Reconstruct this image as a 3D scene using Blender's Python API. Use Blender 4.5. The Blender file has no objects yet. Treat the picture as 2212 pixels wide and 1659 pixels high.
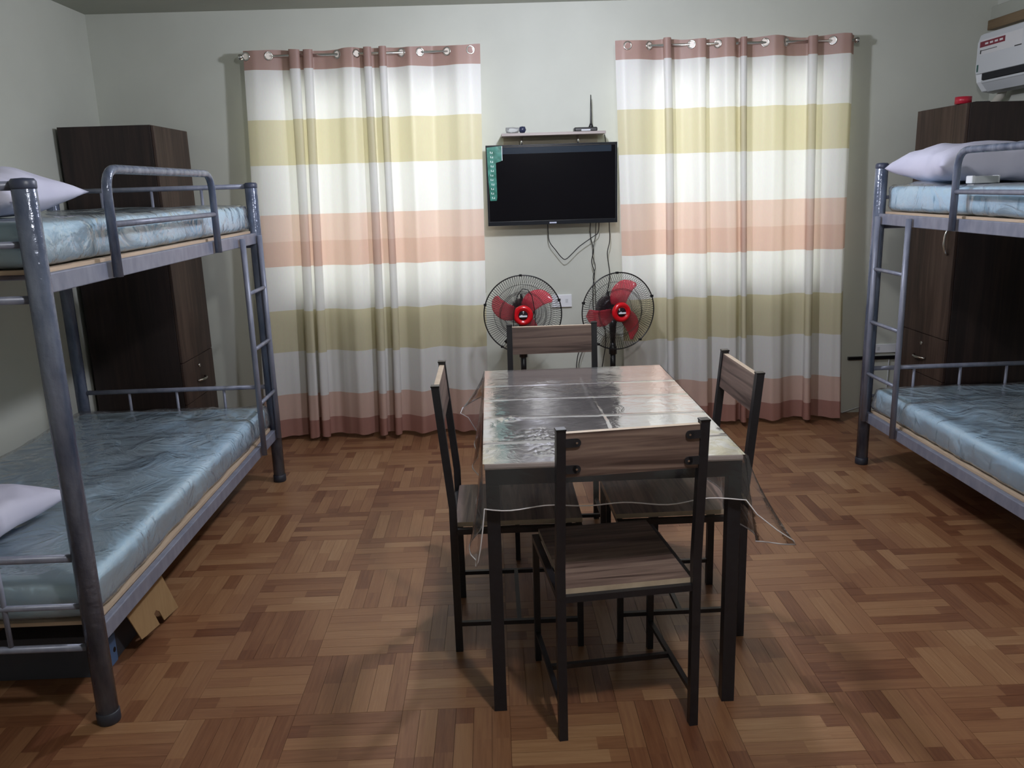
import bpy, bmesh, math, random
from mathutils import Vector, Matrix, noise, Euler
random.seed(7)
C = bpy.context.scene.collection
SC = bpy.context.scene

# ---------------------------------------------------------------- camera
F_PX, PITCH, ROLL, YAW = 1796.8, 0.2330, -0.0310, 0.01987
CAM = Vector((0, 0, 1.5))
fw = Vector((math.sin(YAW)*math.cos(PITCH), math.cos(YAW)*math.cos(PITCH), -math.sin(PITCH)))
rt0 = Vector((math.cos(YAW), -math.sin(YAW), 0)); up0 = rt0.cross(fw)
rt = math.cos(ROLL)*rt0 + math.sin(ROLL)*up0
up = -math.sin(ROLL)*rt0 + math.cos(ROLL)*up0
cd = bpy.data.cameras.new('camera'); cam = bpy.data.objects.new('camera', cd); C.objects.link(cam)
cd.sensor_fit = 'HORIZONTAL'; cd.sensor_width = 36.0; cd.lens = 36.0*F_PX/2212.0
cd.clip_start = 0.02
m = Matrix((rt, up, -fw)).transposed().to_4x4(); m.translation = CAM
cam.matrix_world = m
SC.camera = cam

# ---------------------------------------------------------------- world, lamps, exposure
w = bpy.data.worlds.new('sky'); SC.world = w; w.use_nodes = True
bg = w.node_tree.nodes['Background']
bg.inputs[0].default_value = (1.0, 0.98, 0.92, 1); bg.inputs[1].default_value = 4.7
SC.view_settings.view_transform = 'Standard'; SC.view_settings.look = 'None'
SC.view_settings.gamma = 1; SC.view_settings.use_curve_mapping = False
SC.view_settings.exposure = 0.0
SC.cycles.use_denoising = True
SC.cycles.max_bounces = 8; SC.cycles.transparent_max_bounces = 20
SC.cycles.sample_clamp_indirect = 4.0

def lamp(loc, power, col, rad):
    l = bpy.data.lights.new('ceiling_bulb', 'POINT'); l.energy = power; l.color = col; l.shadow_soft_size = rad
    o = bpy.data.objects.new('ceiling_bulb', l); o.location = loc; C.objects.link(o); return o
lamp((0.35, 3.65, 2.22), 71, (0.94, 0.96, 1.12), 0.06)
lamp((0.50, 1.10, 2.38), 74, (0.98, 0.97, 0.99), 0.06)

WIN = [(-1.30, -0.04), (0.82, 2.08)]      # window openings in the back wall (x)
WZ = (0.86, 2.14)
D = 5.18; XL, XR, HC, YF = -2.275, 3.02, 2.53, -1.3
for (a, b) in WIN:
    l = bpy.data.lights.new('window_portal', 'AREA'); l.shape = 'RECTANGLE'; l.size = b-a; l.size_y = WZ[1]-WZ[0]
    l.cycles.is_portal = True
    o = bpy.data.objects.new('window_portal', l); o.location = ((a+b)/2, D+0.13, (WZ[0]+WZ[1])/2)
    o.rotation_euler = (math.radians(-90), 0, 0); C.objects.link(o)

def unp(px, py, ax, val):
    """the point of a real plane (x, y or z = val) that the pixel looks at"""
    d = fw + rt*(px-1106)/F_PX + up*(829.5-py)/F_PX
    i = 'xyz'.index(ax); t = (val-CAM[i])/d[i]
    return CAM + d*t

# ---------------------------------------------------------------- materials
def mat(name, col, rough=0.6, metal=0.0, spec=0.5, **k):
    m = bpy.data.materials.new(name); m.use_nodes = True
    b = m.node_tree.nodes['Principled BSDF']
    b.inputs['Base Color'].default_value = (*col, 1); b.inputs['Roughness'].default_value = rough
    b.inputs['Metallic'].default_value = metal; b.inputs['Specular IOR Level'].default_value = spec
    for a, v in k.items(): b.inputs[a].default_value = v
    return m
def srgb(r, g, b):
    f = lambda c: (c/255/12.92) if c/255 <= .04045 else ((c/255+.055)/1.055)**2.4
    return (f(r), f(g), f(b))
def N(m, t, **k):
    n = m.node_tree.nodes.new(t)
    for a, v in k.items(): setattr(n, a, v)
    return n
def L(m, a, b): m.node_tree.links.new(a, b)
def mathn(m, op, a, b=None, c=None):
    n = N(m, 'ShaderNodeMath', operation=op)
    for i, v in enumerate((a, b, c)):
        if v is None: continue
        if isinstance(v, (int, float)): n.inputs[i].default_value = v
        else: L(m, v, n.inputs[i])
    return n.outputs[0]
def ramp(m, fac, stops, interp='LINEAR'):
    r = N(m, 'ShaderNodeValToRGB'); r.color_ramp.interpolation = interp
    e = r.color_ramp.elements
    while len(e) > 1: e.remove(e[-1])
    e[0].position = stops[0][0]; e[0].color = (*stops[0][1], 1)
    for p, c in stops[1:]:
        q = e.new(p); q.color = (*c, 1)
    L(m, fac, r.inputs[0]); return r.outputs[0]
def bump(m, h, strength=0.3, dist=0.01):
    n = N(m, 'ShaderNodeBump'); n.inputs['Strength'].default_value = strength; n.inputs['Distance'].default_value = dist
    L(m, h, n.inputs['Height']); L(m, n.outputs[0], m.node_tree.nodes['Principled BSDF'].inputs['Normal']); return n
def noisy(name, c1, c2, scale=(5, 5, 5), rough=0.6, bstr=0.0, detail=5, coord='Object', lo=.3, hi=.7, nscale=1.0, **k):
    m = mat(name, c1, rough, **k)
    tc = N(m, 'ShaderNodeTexCoord'); mp = N(m, 'ShaderNodeMapping'); mp.inputs['Scale'].default_value = scale
    L(m, tc.outputs[coord], mp.inputs[0])
    nt = N(m, 'ShaderNodeTexNoise'); nt.inputs['Scale'].default_value = nscale; nt.inputs['Detail'].default_value = detail
    L(m, mp.outputs[0], nt.inputs['Vector'])
    L(m, ramp(m, nt.outputs['Fac'], [(lo, c1), (hi, c2)]), m.node_tree.nodes['Principled BSDF'].inputs['Base Color'])
    if bstr: bump(m, nt.outputs['Fac'], bstr, 0.004)
    return m

M_wall = noisy('wall_paint', srgb(186, 189, 179), srgb(192, 195, 185), (3, 3, 3), 0.75, 0.04, 6)
M_ceil = noisy('ceiling_paint', srgb(160, 163, 152), srgb(166, 169, 158), (3, 3, 3), 0.85)
M_black = noisy('black_powder_coat', srgb(22, 22, 27), srgb(30, 30, 36), (60, 60, 60), 0.42)
M_dark = mat('black_plastic', srgb(16, 16, 19), 0.35)
M_chrome = mat('chrome', (0.75, 0.74, 0.72), 0.15, 1.0)
M_steel = noisy('blue_grey_steel', srgb(112, 117, 134), srgb(134, 138, 154), (30, 30, 12), 0.38, 0.0, metal=0.1)
M_pale = noisy('raw_board_edge', srgb(168, 150, 130), srgb(190, 172, 150), (20, 20, 20), 0.6)
M_white = mat('white_plastic', srgb(225, 228, 232), 0.4)
M_greyw = mat('off_white_plastic', srgb(196, 200, 204), 0.45)
M_red = mat('red_gloss_plastic', srgb(196, 12, 26), 0.22, 0, 0.6)
M_card = noisy('cardboard', srgb(150, 120, 82), srgb(162, 132, 92), (40, 40, 6), 0.85)
M_ply = noisy('plywood_edge', srgb(176, 154, 132), srgb(196, 174, 150), (4, 4, 120), 0.7)
M_cord = mat('black_cord', srgb(14, 14, 16), 0.5)

def wood(name, c1, c2, c3, axis, rough=0.5, s=1.0):
    m = mat(name, c1, rough)
    tc = N(m, 'ShaderNodeTexCoord'); mp = N(m, 'ShaderNodeMapping')
    sc = [38*s, 38*s, 38*s]; sc['xyz'.index(axis)] = 2.2*s
    mp.inputs['Scale'].default_value = sc; L(m, tc.outputs['Object'], mp.inputs[0])
    nt = N(m, 'ShaderNodeTexNoise'); nt.inputs['Scale'].default_value = 1.0; nt.inputs['Detail'].default_value = 6
    nt.inputs['Distortion'].default_value = 1.3; L(m, mp.outputs[0], nt.inputs['Vector'])
    mp2 = N(m, 'ShaderNodeMapping'); sc2 = [9*s, 9*s, 9*s]; sc2['xyz'.index(axis)] = 0.7*s
    mp2.inputs['Scale'].default_value = sc2; L(m, tc.outputs['Object'], mp2.inputs[0])
    n2 = N(m, 'ShaderNodeTexNoise'); n2.inputs['Scale'].default_value = 1.0; n2.inputs['Detail'].default_value = 3
    L(m, mp2.outputs[0], n2.inputs['Vector'])
    f = mathn(m, 'ADD', mathn(m, 'MULTIPLY', nt.outputs['Fac'], .6), mathn(m, 'MULTIPLY', n2.outputs['Fac'], .4))
    L(m, ramp(m, f, [(.36, c2), (.5, c1), (.64, c3)]), m.node_tree.nodes['Principled BSDF'].inputs['Base Color'])
    bump(m, nt.outputs['Fac'], .12, .002)
    return m
M_wood_x = wood('grey_brown_wood_x', srgb(112, 92, 84), srgb(66, 50, 46), srgb(142, 122, 110), 'x', .5)
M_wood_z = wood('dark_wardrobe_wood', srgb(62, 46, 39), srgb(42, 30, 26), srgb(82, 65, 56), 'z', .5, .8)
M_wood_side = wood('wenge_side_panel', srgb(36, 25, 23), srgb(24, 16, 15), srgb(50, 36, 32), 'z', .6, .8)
M_tabletop = wood('table_laminate', srgb(158, 146, 142), srgb(136, 124, 120), srgb(176, 164, 158), 'x', .45, .6)

def film(name, tint, gloss, rough, milky, bscale, bstr, edge=0.0):
    """thin clear plastic: lets light through, reflects at grazing angles"""
    m = bpy.data.materials.new(name); m.use_nodes = True; nt = m.node_tree
    for n in list(nt.nodes): nt.nodes.remove(n)
    out = N(m, 'ShaderNodeOutputMaterial'); tr = N(m, 'ShaderNodeBsdfTransparent'); tr.inputs[0].default_value = (*tint, 1)
    gl = N(m, 'ShaderNodeBsdfGlossy'); gl.inputs['Roughness'].default_value = rough
    df = N(m, 'ShaderNodeBsdfDiffuse'); df.inputs[0].default_value = (.8, .82, .85, 1)
    tc = N(m, 'ShaderNodeTexCoord'); no = N(m, 'ShaderNodeTexNoise'); no.inputs['Scale'].default_value = bscale
    no.inputs['Detail'].default_value = 4; no.inputs['Distortion'].default_value = 1.5
    L(m, tc.outputs['Object'], no.inputs['Vector'])
    bp = N(m, 'ShaderNodeBump'); bp.inputs['Strength'].default_value = bstr; bp.inputs['Distance'].default_value = .02
    L(m, no.outputs['Fac'], bp.inputs['Height']); L(m, bp.outputs[0], gl.inputs['Normal'])
    lw = N(m, 'ShaderNodeFresnel'); lw.inputs['IOR'].default_value = 1.45
    L(m, bp.outputs[0], lw.inputs['Normal'])
    m1 = N(m, 'ShaderNodeMixShader'); m1.inputs[0].default_value = milky
    L(m, tr.outputs[0], m1.inputs[1]); L(m, df.outputs[0], m1.inputs[2])
    m2 = N(m, 'ShaderNodeMixShader')
    fac = mathn(m, 'MULTIPLY', lw.outputs[0], gloss)
    mx = N(m, 'ShaderNodeMath', operation='MINIMUM'); L(m, fac, mx.inputs[0]); mx.inputs[1].default_value = .8
    L(m, mx.outputs[0], m2.inputs[0]); L(m, m1.outputs[0], m2.inputs[1]); L(m, gl.outputs[0], m2.inputs[2])
    L(m, m2.outputs[0], out.inputs[0])
    return m
M_film = film('clear_plastic_bag', (.97, .98, .99), 1.5, .09, .20, 6, .9)
M_cloth = film('clear_vinyl_sheet', (.96, .955, .95), 3.3, .10, .13, 14, .05)
M_skirt = film('clear_vinyl_skirt', (.95, .94, .94), 1.2, .07, .03, 8, .35)
M_hem = mat('vinyl_hem', srgb(210, 205, 208), .3)
M_glass = film('window_glass', (.95, .97, .96), 1.0, .0, .0, 1, 0)

# parquet: basket weave of 317 mm blocks, six strips each
S, X0, Y0, NS = 0.317, -0.31, 2.183, 6
def floor_mat():
    m = mat('parquet_wood', (.2, .12, .07), .36, 0, .45)
    g = N(m, 'ShaderNodeNewGeometry'); sp = N(m, 'ShaderNodeSeparateXYZ'); L(m, g.outputs['Position'], sp.inputs[0])
    bx = mathn(m, 'DIVIDE', mathn(m, 'SUBTRACT', sp.outputs[0], X0), S)
    by = mathn(m, 'DIVIDE', mathn(m, 'SUBTRACT', sp.outputs[1], Y0), S)
    i = mathn(m, 'FLOOR', bx); j = mathn(m, 'FLOOR', by)
    fx = mathn(m, 'SUBTRACT', bx, i); fy = mathn(m, 'SUBTRACT', by, j)
    par = mathn(m, 'FLOORED_MODULO', mathn(m, 'ADD', i, j), 2)
    inv = mathn(m, 'SUBTRACT', 1, par)
    along = mathn(m, 'ADD', mathn(m, 'MULTIPLY', fx, inv), mathn(m, 'MULTIPLY', fy, par))
    across = mathn(m, 'ADD', mathn(m, 'MULTIPLY', fy, inv), mathn(m, 'MULTIPLY', fx, par))
    k = mathn(m, 'FLOOR', mathn(m, 'MULTIPLY', across, NS))
    def wn(a, b, c):
        v = N(m, 'ShaderNodeCombineXYZ')
        for q, s in enumerate((a, b, c)): L(m, s, v.inputs[q])
        n = N(m, 'ShaderNodeTexWhiteNoise', noise_dimensions='3D'); L(m, v.outputs[0], n.inputs[0]); return n.outputs[0]
    r = wn(i, j, k)
    cut = mathn(m, 'ADD', mathn(m, 'MULTIPLY', r, .7), .15)
    piece = mathn(m, 'GREATER_THAN', along, cut)
    r2 = wn(mathn(m, 'ADD', i, mathn(m, 'MULTIPLY', piece, 37.3)), j, k)
    rb = wn(i, j, mathn(m, 'MULTIPLY', i, 3.7))
    cv = N(m, 'ShaderNodeCombineXYZ')
    L(m, mathn(m, 'MULTIPLY', along, 1.6), cv.inputs[0]); L(m, mathn(m, 'MULTIPLY', across, 26), cv.inputs[1])
    L(m, mathn(m, 'MULTIPLY', mathn(m, 'ADD', r2, rb), 90), cv.inputs[2])
    nt = N(m, 'ShaderNodeTexNoise'); nt.inputs['Scale'].default_value = 1.3; nt.inputs['Detail'].default_value = 5
    nt.inputs['Roughness'].default_value = .6; L(m, cv.outputs[0], nt.inputs['Vector'])
    f = mathn(m, 'ADD', mathn(m, 'MULTIPLY', mathn(m, 'ADD', mathn(m, 'MULTIPLY', r2, .7), .15), .48), mathn(m, 'MULTIPLY', nt.outputs['Fac'], .40))
    f = mathn(m, 'ADD', f, mathn(m, 'MULTIPLY', rb, .12))
    col = ramp(m, f, [(.20, srgb(84, 48, 34)), (.36, srgb(108, 70, 48)), (.50, srgb(126, 88, 62)), (.64, srgb(139, 102, 72)), (.80, srgb(158, 124, 92))])
    L(m, col, m.node_tree.nodes['Principled BSDF'].inputs['Base Color'])
    bump(m, nt.outputs['Fac'], .06, .002)
    return m
M_floor = floor_mat()
M_grout = mat('floor_joint', srgb(84, 54, 36), .8)

# ---------------------------------------------------------------- mesh helpers
class B:
    def __init__(s): s.bm = bmesh.new()
    def box(s, lo, hi, mi=0, rot=None, piv=None):
        c = [Vector((x, y, z)) for z in (lo[2], hi[2]) for y in (lo[1], hi[1]) for x in (lo[0], hi[0])]
        if rot: c = [rot @ (p-Vector(piv)) + Vector(piv) for p in c]
        v = [s.bm.verts.new(p) for p in c]
        fs = [s.bm.faces.new([v[i] for i in q]) for q in ((0,2,3,1),(4,5,7,6),(0,1,5,4),(2,6,7,3),(0,4,6,2),(1,3,7,5))]
        for f in fs: f.material_index = mi
        return fs
    def tube(s, pts, r, n=12, cap=True, mi=0, smooth=True):
        pts = [Vector(p) for p in pts]; rings = []
        rs = r if isinstance(r, (list, tuple)) else [r]*len(pts)
        ref = None
        for i, p in enumerate(pts):
            t = (pts[min(i+1, len(pts)-1)]-pts[max(i-1, 0)]).normalized()
            if ref is None:
                ref = Vector((0, 0, 1)) if abs(t.z) < .9 else Vector((1, 0, 0))
            a = (ref - t*ref.dot(t)).normalized(); ref = a; b = t.cross(a)
            rings.append([s.bm.verts.new(p + a*math.cos(q)*rs[i] + b*math.sin(q)*rs[i]) for q in [2*math.pi*k/n for k in range(n)]])
        for i in range(len(rings)-1):
            for k in range(n):
                f = s.bm.faces.new((rings[i][k], rings[i][(k+1) % n], rings[i+1][(k+1) % n], rings[i+1][k])); f.smooth = smooth; f.material_index = mi
        if cap:
            s.bm.faces.new(rings[0][::-1]).material_index = mi; s.bm.faces.new(rings[-1]).material_index = mi
        return s
    def lathe(s, prof, c=(0,0,0), axis='z', n=32, mi=0):
        """prof: list of (radius, height)"""
        rings = []
        for r, h in prof:
            ring = []
            for k in range(n):
                a = 2*math.pi*k/n; p = (r*math.cos(a), r*math.sin(a), h)
                if axis == 'y': p = (p[0], p[2], p[1])
                ring.append(s.bm.verts.new(Vector(c)+Vector(p)))
            rings.append(ring)
        for i in range(len(rings)-1):
            for k in range(n):
                f = s.bm.faces.new((rings[i][k], rings[i][(k+1) % n], rings[i+1][(k+1) % n], rings[i+1][k])); f.smooth = True; f.material_index = mi
        for ring in (rings[0], rings[-1]):
            if (ring[0].co-ring[n//2].co).length > 1e-4:
                try: s.bm.faces.new(ring).material_index = mi
                except Exception: pass
        return s
    def prism(s, poly, axis, a, b, mi=0):
        """poly: 2-D points; extruded along axis from a to b"""
        def P(u, v, w):
            return {'x': (w, u, v), 'y': (u, w, v), 'z': (u, v, w)}[axis]
        A = [s.bm.verts.new(P(u, v, a)) for u, v in poly]; Bv = [s.bm.verts.new(P(u, v, b)) for u, v in poly]
        n = len(poly)
        for i in range(n):
            s.bm.faces.new((A[i], A[(i+1) % n], Bv[(i+1) % n], Bv[i])).material_index = mi
        s.bm.faces.new(A[::-1]).material_index = mi; s.bm.faces.new(Bv).material_index = mi
        return s
    def grid(s, fn, nu, nv, mi=0, smooth=True, wrap=False):
        V = [[s.bm.verts.new(fn(u/nu, v/nv)) for v in range(nv+1)] for u in range(nu+1)]
        for u in range(nu):
            for v in range(nv):
                f = s.bm.faces.new((V[u][v], V[u+1][v], V[u+1][v+1], V[u][v+1])); f.smooth = smooth; f.material_index = mi
        return V
    def done(s, bevel=0.0, seg=2):
        bmesh.ops.recalc_face_normals(s.bm, faces=s.bm.faces)
        if bevel:
            es = [e for e in s.bm.edges if len(e.link_faces) == 2 and e.calc_face_angle(0) > .6]
            bmesh.ops.bevel(s.bm, geom=es, offset=bevel, segments=seg, affect='EDGES', profile=.5)
        me = bpy.data.meshes.new('m'); s.bm.to_mesh(me); s.bm.free(); return me

def link(name, me, mats, parent=None, loc=None, kind=None, label=None):
    o = bpy.data.objects.new(name, me)
    if me is not None:
        for mm in (mats if isinstance(mats, (list, tuple)) else [mats]): me.materials.append(mm)
        me.name = name
    C.objects.link(o)
    if parent: o.parent = parent
    if loc is not None: o.location = loc
    if kind: o['kind'] = kind
    if label: o['label'] = label
    return o
def thing(name, label, cat, loc=(0, 0, 0), rz=0.0, group=None):
    o = bpy.data.objects.new(name, None); o.empty_display_size = .1; C.objects.link(o)
    o.location = loc; o.rotation_euler = (0, 0, rz); o['label'] = label; o['category'] = cat
    if group: o['group'] = group
    return o
def tag(o, label, cat, group=None):
    o['label'] = label; o['category'] = cat
    if group: o['group'] = group
    return o
def copy_tree(o, parent=None):
    c = o.copy(); C.objects.link(c); c.parent = parent
    for ch in [x for x in o.children]: copy_tree(ch, c)
    return c
def boxme(lo, hi, bevel=0.0): b = B(); b.box(lo, hi); return b.done(bevel)
def arc(p0, corner, p1, r, n=6):
    """polyline p0 -> rounded corner -> p1"""
    c = Vector(corner); a = (Vector(p0)-c).normalized(); b = (Vector(p1)-c).normalized()
    out = []
    for i in range(n+1):
        t = i/n; out.append(c + a*r*(1-t)**2 + b*r*t**2)
    return out

# ================================================================ structure
T = .15
floor = link('floor', boxme((XL-T, YF-T, -.12), (XR+T, D+T, -.0035)), M_grout, kind='structure')
link('ceiling', boxme((XL-T, YF-T, HC), (XR+T, D+T, HC+.12)), M_ceil, kind='structure')
link('wall_left', boxme((XL-T, YF, -.0), (XL, D, HC)), M_wall, kind='structure')
link('wall_right', boxme((XR, YF, 0), (XR+T, D, HC)), M_wall, kind='structure')
link('wall_front', boxme((XL-T, YF-T, 0), (XR+T, YF, HC)), M_wall, kind='structure')
b = B(); xs = [XL-T, WIN[0][0], WIN[0][1], WIN[1][0], WIN[1][1], XR+T]
for a in range(0, 5, 2): b.box((xs[a], D, 0), (xs[a+1], D+T, HC))
for a in (1, 3):
    b.box((xs[a], D, 0), (xs[a+1], D+T, WZ[0])); b.box((xs[a], D, WZ[1]), (xs[a+1], D+T, HC))
link('wall_back', b.done(), M_wall, kind='structure')

# wood batten along the right wall above the air conditioner
M_trim = noisy('stained_batten', srgb(128, 108, 82), srgb(96, 78, 54), (12, 2, 20), .6)
t1 = link('trim_1', boxme((XR-.05, 3.2, 2.31), (XR, D, 2.365), .004), M_trim, kind='structure')
link('trim_2', boxme((XR-.035, 3.2, 2.365), (XR, D, 2.44), .004), M_ceil, kind='structure')

M_alu = mat('white_aluminium', srgb(215, 215, 210), .4, .3)
for n, (a, c) in enumerate(WIN):
    root = link('window_%d' % (n+1), None, M_alu); root['kind'] = 'structure'; root.location = ((a+c)/2, D+.06, WZ[0])
    hw = (c-a)/2; H = WZ[1]-WZ[0]; b = B(); f = .035
    b.box((-hw, -.03, 0), (-hw+f, .03, H)); b.box((hw-f, -.03, 0), (hw, .03, H))
    b.box((-hw+f, -.03, 0), (hw-f, .03, f)); b.box((-hw+f, -.03, H-f), (hw-f, .03, H)); b.box((-.02, -.03, f), (.02, .03, H-f))
    link('window_frame', b.done(.003), M_alu, root)
    for s in (-1, 1):
        x0, x1 = sorted((s*.02, s*(hw-f)))
        link('window_pane', boxme((x0, -.003, f), (x1, .003, H-f)), M_glass, root)

# parquet strips
def build_floor():
    i0 = math.floor((XL-X0)/S); i1 = math.ceil((XR-X0)/S); j0 = math.floor((YF-Y0)/S); j1 = math.ceil((D-Y0)/S)
    wst = S/NS; g = .0005; strips = []
    for i in range(i0, i1):
        for j in range(j0, j1):
            for k in range(NS):
                if (i+j) % 2: lo = (X0+i*S+k*wst, Y0+j*S); hi = (lo[0]+wst, lo[1]+S)
                else: lo = (X0+i*S, Y0+j*S+k*wst); hi = (lo[0]+S, lo[1]+wst)
                full = lo[0] >= XL and lo[1] >= YF and hi[0] <= XR and hi[1] <= D
                lo = (max(lo[0], XL), max(lo[1], YF)); hi = (min(hi[0], XR), min(hi[1], D))
                if hi[0]-lo[0] < .004 or hi[1]-lo[1] < .004: continue
                c = Vector(((lo[0]+hi[0])/2, (lo[1]+hi[1])/2, 0)); d = c-CAM; dep = d.dot(fw); sc = 0
                if dep > .3:
                    px = 1106+F_PX*d.dot(rt)/dep; py = 829.5-F_PX*d.dot(up)/dep
                    if 0 < px < 2212 and 0 < py < 1659: sc = (1.5/d.length)/d.length**2
                    if c.x < -1.2 or (c.x > 1.95 and c.y < 4.2): sc *= .2
                strips.append((sc, full, (i+j) % 2, lo, hi, c))
    strips.sort(key=lambda t: -t[0])
    ms = []
    for o_ in (0, 1):
        w_, h_ = ((S, wst), (wst, S))[o_]
        me = boxme((-w_/2+g, -h_/2+g, -.0035), (w_/2-g, h_/2-g, 0)); me.materials.append(M_floor); me.name = 'plank'; ms.append(me)
    cnt = 0; rest = B()
    for sc, full, o_, lo, hi, c in strips:
        if full and sc > 0 and cnt < 300:
            o = bpy.data.objects.new('plank', ms[o_]); o.location = (c.x, c.y, random.uniform(-.0002, 0)); C.objects.link(o); o.parent = floor; cnt += 1
        else:
            rest.box((lo[0]+g, lo[1]+g, -.0035), (hi[0]-g, hi[1]-g, 0))
    link('plank_field', rest.done(), M_floor, floor, kind='stuff')
build_floor()

# ================================================================ curtains
def curtain_mat():
    m = bpy.data.materials.new('striped_curtain'); m.use_nodes = True
    for n in list(m.node_tree.nodes): m.node_tree.nodes.remove(n)
    out = N(m, 'ShaderNodeOutputMaterial'); tc = N(m, 'ShaderNodeUVMap')
    sp = N(m, 'ShaderNodeSeparateXYZ'); L(m, tc.outputs[0], sp.inputs[0])
    W = srgb(230, 230, 228); G = srgb(212, 205, 174); P1 = srgb(222, 198, 186); P2 = srgb(214, 184, 170); R = srgb(172, 126, 114); RT = srgb(180, 148, 138)
    zs = [(0, R), (.128, P2), (.29, W), (.548, G), (.802, W), (1.068, P2), (1.218, P1), (1.373, W), (1.656, G), (1.912, W), (2.184, RT)]
    col = ramp(m, mathn(m, 'DIVIDE', sp.outputs[1], 2.5), [(z/2.5, c) for z, c in zs], 'CONSTANT')
    wv = N(m, 'ShaderNodeTexNoise'); wv.inputs['Scale'].default_value = 1; wv.inputs['Detail'].default_value = 2
    mp = N(m, 'ShaderNodeMapping'); mp.inputs['Scale'].default_value = (500, 40, 1); L(m, tc.outputs[0], mp.inputs[0]); L(m, mp.outputs[0], wv.inputs['Vector'])
    mx = N(m, 'ShaderNodeMix', data_type='RGBA', blend_type='MULTIPLY'); mx.inputs[0].default_value = .1
    L(m, col, mx.inputs[6]); L(m, wv.outputs['Color'], mx.inputs[7])
    d = N(m, 'ShaderNodeBsdfDiffuse'); t = N(m, 'ShaderNodeBsdfTranslucent'); s = N(m, 'ShaderNodeBsdfGlossy'); s.inputs['Roughness'].default_value = .45
    L(m, mx.outputs[2], d.inputs[0]); L(m, mx.outputs[2], t.inputs[0])
    a = N(m, 'ShaderNodeMixShader'); a.inputs[0].default_value = .35; L(m, d.outputs[0], a.inputs[1]); L(m, t.outputs[0], a.inputs[2])
    bq = N(m, 'ShaderNodeMixShader'); bq.inputs[0].default_value = .03; L(m, a.outputs[0], bq.inputs[1]); L(m, s.outputs[0], bq.inputs[2])
    L(m, bq.outputs[0], out.inputs[0]); return m
M_curt = curtain_mat()
YR = 5.07                    # plane of the rods
def omega(a, b):
    m_ = (a+b)/2; h = (b-a)/2
    return [(m_-.35*h, 1.6), (m_-.55*h, -.4), (a, -2.6), (m_-.45*h, -3.9), (m_+.45*h, -3.9), (b, -2.6), (m_+.55*h, -.4), (m_+.35*h, 1.6)]
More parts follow.
